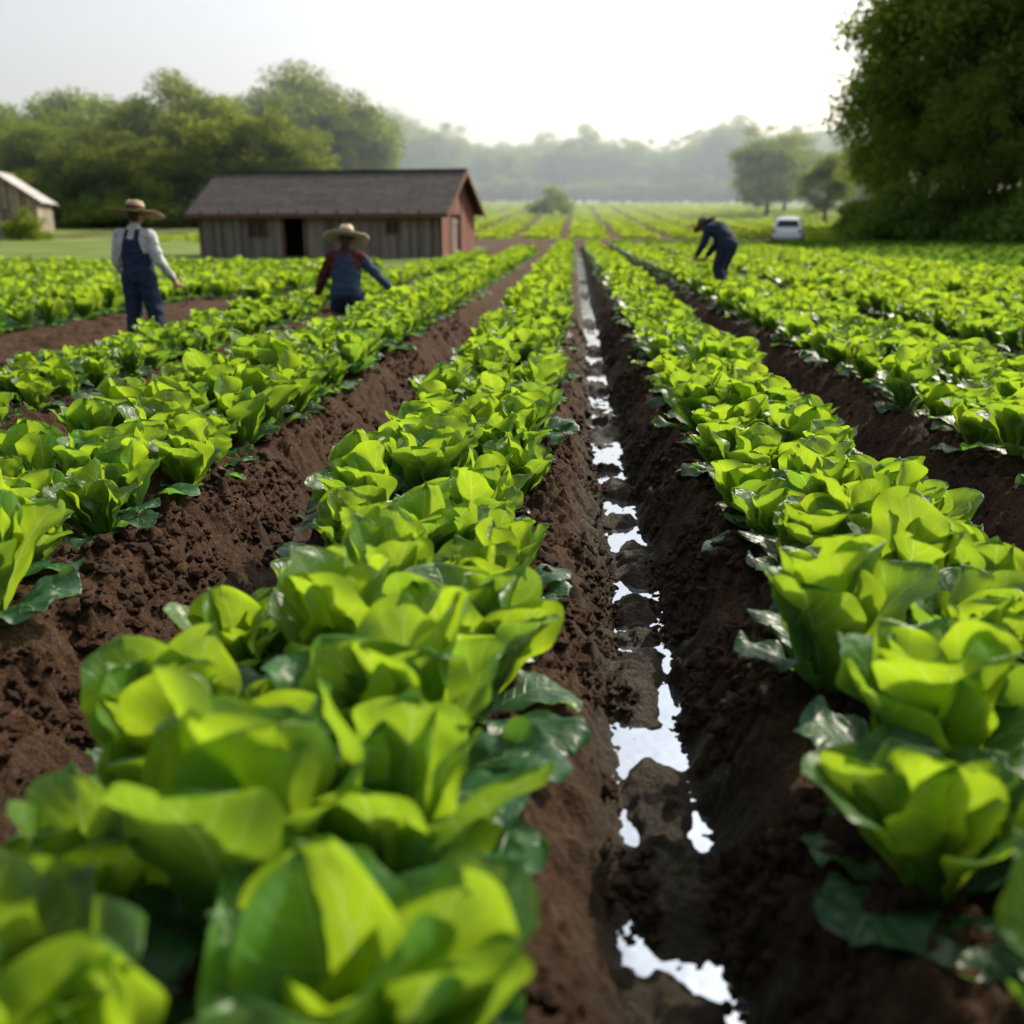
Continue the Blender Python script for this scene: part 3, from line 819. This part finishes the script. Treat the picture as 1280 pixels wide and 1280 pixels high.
def make_head(parent, center, fwd, up, skin, hair, white, dark, lip, gray=False):
    fwd = Vector(fwd).normalized(); up = Vector(up); up = (up-fwd*up.dot(fwd)).normalized(); rt = fwd.cross(up)
    M = Matrix((rt, fwd, up)).transposed().to_4x4(); M.translation = Vector(center)
    bm = bmesh.new(); bmesh.ops.create_uvsphere(bm, u_segments=48, v_segments=36, radius=1)
    def g(d, c, w): return math.exp(-((d-Vector(c)).length/w)**2)
    for v in bm.verts:
        d = v.co.copy()
        x, y, z = d.x*.076, d.y*.094, d.z*.118
        jaw = max(0, -d.z)
        x *= 1-.28*jaw**1.5
        if d.y > 0: y *= 1-.10*jaw
        else: y *= 1-.30*jaw
        y += .006*(1 if d.z > .3 else 0)*(-1 if d.y < 0 else 0)
        y += .026*g(d, (0, 1, -.16), .15)+.012*g(d, (0, 1, .02), .12)
        y -= .010*(g(d, (.36, .90, .08), .18)+g(d, (-.36, .90, .08), .18))
        y += .006*g(d, (0, .95, .28), .35)
        y += .007*g(d, (0, .88, -.46), .16)
        y += .012*g(d, (0, .66, -.82), .22)
        x += .004*(g(d, (.6, .75, -.2), .25)-g(d, (-.6, .75, -.2), .25))
        v.co = (x, y, z)
    for f in bm.faces:
        c = f.calc_center_median(); f.smooth = True
        dx, dy, dz = c.x/.076, c.y/.094, c.z/.118
        f.material_index = 0
        if (dz > .52) or (dy < -.05 and dz > -.55 and abs(dx) > -1): f.material_index = 1
        if abs(dz+.47) < .05 and dy > .75 and abs(dx) < .28: f.material_index = 2
    for sg in (-1, 1):
        r = bmesh.ops.create_uvsphere(bm, u_segments=14, v_segments=10, radius=1)
        for v in r['verts']:
            c = v.co; v.co = Vector((sg*(.076+c.x*.008+abs(c.z)*.0), -.006+c.y*.017+sg*0, -.004+c.z*.031))
        r = bmesh.ops.create_uvsphere(bm, u_segments=14, v_segments=10, radius=.0125)
        fs = set()
        for v in r['verts']:
            fs.update(v.link_faces)
        for f in fs:
            c = f.calc_center_median(); f.material_index = 4 if c.y > .0105 and math.hypot(c.x, c.z) < .006 else 3; f.smooth = True
        for v in r['verts']: v.co += Vector((sg*.029, .078, .010))
    me = bpy.data.meshes.new('head'); bm.to_mesh(me); bm.free()
    for m in (skin, hair, lip, white, dark): me.materials.append(m)
    o = add_obj('head', me, parent=parent); o.matrix_local = M
    return o, M

def make_hat(parent, M, straw, band, brim=.27, tilt=0., crown=.105):
    prof = [(0, .125), (.04, .128), (.075, .118), (.092, .10), (.100, .06), (.106, .0), (.112, -.012), (.16, -.018), (.21, -.022), (brim-.01, -.018), (brim, -.012), (brim-.004, -.02), (.2, -.030), (.15, -.026), (.112, -.022), (.098, .0)]
    nseg = 56; V = []; F = []
    for k, (r, z) in enumerate(prof):
        for j in range(nseg):
            a = 2*math.pi*j/nseg
            rr = max(r, .002)
            wz = 0
            if r > .12: wz = (r-.12)*(.06*math.cos(2*a)+.05*math.sin(3*a+1))+.004*math.sin(13*a)*(r/.27)
            dent = -.018*math.exp(-((rr*math.cos(a))/.03)**2) if (k < 4) else 0
            V.append((rr*math.cos(a)*.94, rr*math.sin(a)*1.08, z*crown/.105+wz+dent))
    for k in range(len(prof)-1):
        for j in range(nseg):
            F.append((k*nseg+j, k*nseg+(j+1) % nseg, (k+1)*nseg+(j+1) % nseg, (k+1)*nseg+j))
    me = mesh_np('hat', V, F); me.materials.append(straw); me.materials.append(band)
    mi = np.zeros(len(F), dtype=np.int32); mi[4*nseg:5*nseg] = 1; me.polygons.foreach_set('material_index', mi)
    o = add_obj('straw_hat', me, parent=parent)
    o.matrix_local = M @ Matrix.Translation((0, -.012, .052)) @ Matrix.Rotation(tilt, 4, 'X')
    return o

def make_person(name, loc, rotz, J, mats, hatp, scale=1., fat=1.14, curl=(.5, .5)):
    """J: joints in local metres, facing +Y, right = +X"""
    e = bpy.data.objects.new(name, None); ROOT.objects.link(e); e.location = loc; e.rotation_euler = (0, 0, rotz); e.scale = (scale,)*3
    j = {k: Vector(v) for k, v in J.items()}
    sd = (j['shR']-j['shL']).normalized(); hs = (j['hipR']-j['hipL']).normalized()
    bones = []
    def B(reg, a, b, r0, r1, side=None, f=None):
        f = fat if f is None else f
        g = lambda r: (r[0]*f, r[1]*f) if isinstance(r, tuple) else r*f
        bones.append((reg, Vector(a), Vector(b), g(r0), g(r1), side))
    B('torso', j['pel'], j['waist'], (.165, .125), (.152, .12), hs)
    B('torso', j['waist'], j['chest'], (.152, .12), (.170, .120), sd)
    B('torso', j['chest'], j['neck'], (.165, .110), (.075, .065), sd)
    B('neck', j['neck'], j['head0'], .056, .054, None, 1.)
    for s in 'LR':
        B('torso', j['chest'].lerp(j['neck'], .55), j['sh'+s], .075, .068)
        B('arm'+s, j['sh'+s], j['el'+s], .064, .054); B('arm'+s, j['el'+s], j['wr'+s], .054, .040)
        B('leg', j['hip'+s], j['kn'+s], (.098, .105), (.078, .08)); B('leg', j['kn'+s], j['an'+s], (.078, .082), (.072, .076))
        B('boot', j['an'+s], j['an'+s]+(j['heel'+s]-j['an'+s])*.9, .055, .045, None, 1.)
        B('boot', j['heel'+s], j['toe'+s], (.046, .042), (.044, .032), None, 1.)
    V = []; F = []
    for (reg, a, b, r0, r1, side) in bones: capsule(V, F, a, b, r0, r1, side)
    me = remeshed(V, F, .0115, 7); me.name = name+'_body'
    for k in ['denim', 'shirt', 'skin', 'boot', 'sleeve']: me.materials.append(mats[k])
    def segd(c, a, b):
        ab = b-a; t = max(0, min(1, (c-a).dot(ab)/max(1e-9, ab.length_squared))); return (c-(a+ab*t)).length, t
    up = (j['neck']-j['pel']); upn = up.normalized(); tl = up.length
    rtv = sd
    nrm = [v.normal.copy() for v in me.vertices]
    for v, nn in zip(me.vertices, nrm):
        q = v.co
        w = mnoise.noise(Vector((q.x*7, q.y*7, q.z*16)))*.014+mnoise.noise(Vector((q.x*22+5, q.y*22, q.z*30)))*.006
        v.co = q+nn*w
    for p in me.polygons:
        c = p.center; best = None
        for (reg, a, b, r0, r1, side) in bones:
            dd, t = segd(c, a, b)
            ra = (sum(r0)/2 if isinstance(r0, tuple) else r0); rb = (sum(r1)/2 if isinstance(r1, tuple) else r1)
            q = dd-(ra+(rb-ra)*t)
            if best is None or q < best[0]: best = (q, reg, t)
        reg = best[1]
        if reg == 'leg': mi = 0
        elif reg == 'boot': mi = 3
        elif reg == 'neck': mi = 2
        elif reg == 'armL': mi = 1
        elif reg == 'armR': mi = 4
        else:
            s = (c-j['pel']).dot(upn)/tl; lat = abs((c-j['chest']).dot(rtv))
            mi = 1
            if s < .50 or (s < .80 and lat < .14-.05*max(0, s-.5)*3) or (.035 < lat-.045*(1-s) < .09 and s < 1.0): mi = 0
        p.material_index = mi
    add_obj('body', me, parent=e)
    hd, M = make_head(e, j['headc'], j['face'], j['hup'], mats['skin'], mats['hair'], mats['eye'], mats['pupil'], mats['lip'])
    make_hat(e, M, mats['straw'], mats['band'], **hatp)
    for s, sg in (('L', 1), ('R', -1)):
        d = j['wr'+s]-j['el'+s]
        make_hand(e, 'hand_'+s.lower(), j['wr'+s]+d.normalized()*.04, j.get('hd'+s, d), j['pn'+s], sg, curl[0 if s == 'L' else 1], mats['skin'])
    return e

def build_people():
    def cl(n, c, s=30): return simple_mat(n, c, .9, .3, s, .4, .004, spec=.2)
    skin = simple_mat('skin', (.36, .19, .12), .55, .12, 12, .1, .002)
    hair = simple_mat('dark_hair', (.03, .02, .015), .6, .4, 60, .5, .003)
    eye = simple_mat('eye_white', (.7, .68, .65), .2, .03, 5, 0); pup = simple_mat('eye_pupil', (.02, .015, .01), .15, .05, 5, 0)
    lip = simple_mat('lips', (.30, .11, .09), .5, .1, 10, 0)
    straw = simple_mat('hat_straw', (.36, .26, .15), .8, .3, 90, .6, .003); straw2 = simple_mat('hat_straw_pale', (.50, .42, .30), .8, .25, 90, .6, .003)
    band = cl('hat_band', (.05, .03, .02)); brown = simple_mat('hat_brown', (.22, .15, .085), .85, .3, 60, .5, .003)
    boot = simple_mat('boot_leather', (.05, .032, .022), .6, .3, 10, .3)
    denim = cl('denim', (.020, .032, .062)); denim2 = cl('denim_worn', (.03, .05, .085)); navy = cl('navy_cloth', (.022, .03, .055))
    white = cl('shirt_pale', (.46, .47, .45)); mar = cl('shirt_maroon', (.08, .022, .02)); blue = cl('shirt_blue', (.045, .07, .12))
    base = dict(skin=skin, hair=hair, eye=eye, pupil=pup, lip=lip, boot=boot, band=band)
    J = dict(pel=(0, 0, .95), waist=(0, .01, 1.10), chest=(.0, .0, 1.30), neck=(0, -.01, 1.465), head0=(.01, .015, 1.54), headc=(.012, .03, 1.61), face=(.45, 1, -.18), hup=(0, 0, 1),
             shL=(-.185, -.005, 1.40), shR=(.185, -.01, 1.39), elL=(-.255, -.02, 1.13), wrL=(-.235, .12, .92), elR=(.275, -.02, 1.12), wrR=(.325, .16, .93), pnL=(1, 0, 0), pnR=(-1, .1, 0),
             hipL=(-.09, 0, .91), hipR=(.09, 0, .91), knL=(-.125, .03, .50), knR=(.135, .05, .50), anL=(-.14, -.01, .10), anR=(.15, .0, .10), heelL=(-.14, -.045, .045), heelR=(.15, -.04, .045), toeL=(-.165, .15, .035), toeR=(.19, .15, .035))
    x, y = PEOPLE_XY[0]
    f1 = make_person('standing_farmer', (x, y, tz(x, y)-.005), math.radians(-6), J, dict(base, denim=denim, shirt=white, sleeve=white, straw=straw), dict(brim=.31), scale=.90, fat=1.2, curl=(.5, 1.25))
    V = []; F = []
    tube(V, F, [(.31, .18, .86), (.345, .24, .84), (.38, .32, .80)], [.014, .015, .013], 10)
    nb = len(F)
    tube(V, F, [(.38, .32, .80), (.40, .36, .72), (.38, .36, .62), (.32, .33, .56)], [.012, .012, .009, .003], 6)
    me = mesh_np('sickle', V, F); me.materials.append(simple_mat('tool_handle', (.12, .07, .035), .6)); me.materials.append(simple_mat('tool_steel', (.12, .12, .12), .4, metal=.9))
    mi = np.zeros(len(me.polygons), dtype=np.int32); mi[nb:] = 1; me.polygons.foreach_set('material_index', mi)
    add_obj('hand_sickle', me, parent=f1)
    J = dict(pel=(0, 0, .50), waist=(0, .04, .65), chest=(0, .10, .84), neck=(0, .15, 1.0), head0=(.0, .19, 1.065), headc=(.0, .215, 1.13), face=(.1, 1, -.3), hup=(0, .2, 1),
             shL=(-.19, .12, .93), shR=(.19, .12, .93), elL=(-.33, .18, .70), wrL=(-.42, .30, .52), elR=(.38, .20, .76), wrR=(.56, .30, .56), pnL=(.6, -.2, -1), pnR=(-.6, -.2, -1),
             hipL=(-.10, .0, .47), hipR=(.10, .0, .47), knL=(-.17, .33, .12), knR=(.17, .33, .12), anL=(-.15, -.06, .10), anR=(.15, -.06, .10), heelL=(-.15, -.12, .12), heelR=(.15, -.12, .12), toeL=(-.15, -.13, .04), toeR=(.15, -.13, .05))
    for k in ('pel', 'waist', 'chest', 'neck', 'head0', 'headc', 'shL', 'shR', 'hipL', 'hipR'):
        J[k] = (J[k][0], J[k][1], J[k][2]+.06)
    x, y = PEOPLE_XY[1]
    make_person('kneeling_farmer', (x, y, tz(-2.78, y)-.02), math.radians(4), J, dict(base, denim=denim2, shirt=mar, sleeve=blue, straw=straw2), dict(brim=.31, tilt=-.05, crown=.13), scale=1.0, fat=1.22, curl=(.6, .6))
    J = dict(pel=(0, -.10, .90), waist=(0, -.01, 1.02), chest=(0, .13, 1.15), neck=(0, .27, 1.22), head0=(0, .34, 1.22), headc=(0, .405, 1.20), face=(0, .85, -.6), hup=(0, .6, .85),
             shL=(-.18, .21, 1.16), shR=(.18, .21, 1.16), elL=(-.23, .28, .90), wrL=(-.17, .42, .72), elR=(.23, .27, .90), wrR=(.17, .41, .70), pnL=(1, 0, .2), pnR=(-1, 0, .2),
             hipL=(-.09, -.10, .87), hipR=(.09, -.10, .87), knL=(-.12, .02, .49), knR=(.13, .07, .49), anL=(-.13, -.12, .10), anR=(.15, .05, .10), heelL=(-.13, -.16, .045), heelR=(.15, .01, .045), toeL=(-.14, .05, .035), toeR=(.16, .22, .035))
    x, y = PEOPLE_XY[2]
    make_person('bending_farmer', (x, y, tz(x, y)-.04), math.radians(52), J, dict(base, denim=navy, shirt=denim, sleeve=navy, straw=brown), dict(brim=.22), fat=1.32, scale=.91, curl=(.8, .8))

# ------------------------------------------------------------------ build all
build_ground(); build_water(); build_lettuce(); build_far_crops(); build_clods(); build_trees()
a = math.radians(-10.1)
build_barn('wooden_barn', (-16.3, 44.3, tz(-11, 44)-.12), a, 11.0, 5.0, 2.1, 3.62, (.19, .15, .12), (.21, .075, .045), (.075, .065, .06),
           (4.0, 4.95, 2.0), (1.3, 2.6, 1.9), [(2.3, 3.2, .95, 1.65), (8.6, 9.2, 1.1, 1.6)])
build_barn('farm_shed', (-48.3, 81.9, tz(-44, 78)-.15), math.radians(-69.6), 9., 5.4, 2.9, 4.8, (.30, .26, .20), (.32, .26, .20), (.45, .45, .45),
           (4, 5, 2.1), (2.2, 3.4, 2.1), [(1.5, 2.5, 1.0, 1.9)], metal_roof=True, rg=5)
cx, cy = .204*63, 63
build_car((cx, cy, tz(cx, cy)+.0), math.radians(76))
build_people()

# ------------------------------------------------------------------ haze
m, nt, out = new_mat('morning_haze')
vs = N(nt, 'ShaderNodeVolumeScatter'); vs.inputs['Color'].default_value = (.72, .88, 1, 1)
vs.inputs['Density'].default_value = .0024; vs.inputs['Anisotropy'].default_value = .3
nt.links.new(vs.outputs[0], out.inputs['Volume'])
P = Part(); P.box(-420, 420, 92, 430, -3, 34)
me = mesh_np('haze', P.V, P.F, False); me.materials.append(m); add_obj('morning_haze', me)

# ------------------------------------------------------------------ light
SUN_AZ, SUN_EL = 40, 38
w = bpy.data.worlds.new('World'); scene.world = w; w.use_nodes = True
nt = w.node_tree; nt.nodes.clear()
o = nt.nodes.new('ShaderNodeOutputWorld'); b = nt.nodes.new('ShaderNodeBackground'); s = nt.nodes.new('ShaderNodeTexSky')
s.sky_type = 'NISHITA'; s.sun_disc = False; s.sun_elevation = math.radians(SUN_EL); s.sun_rotation = math.radians(SUN_AZ)
s.air_density = 1.0; s.dust_density = 5.0; s.ozone_density = 1.0
hs = nt.nodes.new('ShaderNodeHueSaturation'); hs.inputs['Saturation'].default_value = .5; hs.inputs['Value'].default_value = 1.42
nt.links.new(s.outputs[0], hs.inputs['Color'])
b.inputs[1].default_value = .15
nt.links.new(hs.outputs[0], b.inputs[0]); nt.links.new(b.outputs[0], o.inputs[0])
sl = bpy.data.lights.new('sun', 'SUN'); sl.energy = 5.0; sl.angle = math.radians(.5); sl.color = (1, .89, .70)
so = bpy.data.objects.new('sun', sl); ROOT.objects.link(so)
az, el = math.radians(SUN_AZ), math.radians(SUN_EL)
d = Vector((math.sin(az)*math.cos(el), math.cos(az)*math.cos(el), math.sin(el)))
so.rotation_euler = (-d).to_track_quat('-Z', 'Y').to_euler(); so.location = d*50

# ------------------------------------------------------------------ camera
cam = bpy.data.cameras.new('camera'); co = bpy.data.objects.new('camera', cam); ROOT.objects.link(co)
cam.lens = 35; cam.sensor_width = 36; cam.clip_start = .05; cam.clip_end = 3000
co.location = (0, 0, 1.4); co.rotation_euler = (math.radians(90-16), 0, math.radians(3.45))
cam.dof.use_dof = True; cam.dof.focus_distance = 3.9; cam.dof.aperture_fstop = 1.7
scene.camera = co
scene.view_settings.view_transform = 'Standard'; scene.view_settings.look = 'None'; scene.view_settings.exposure = 0
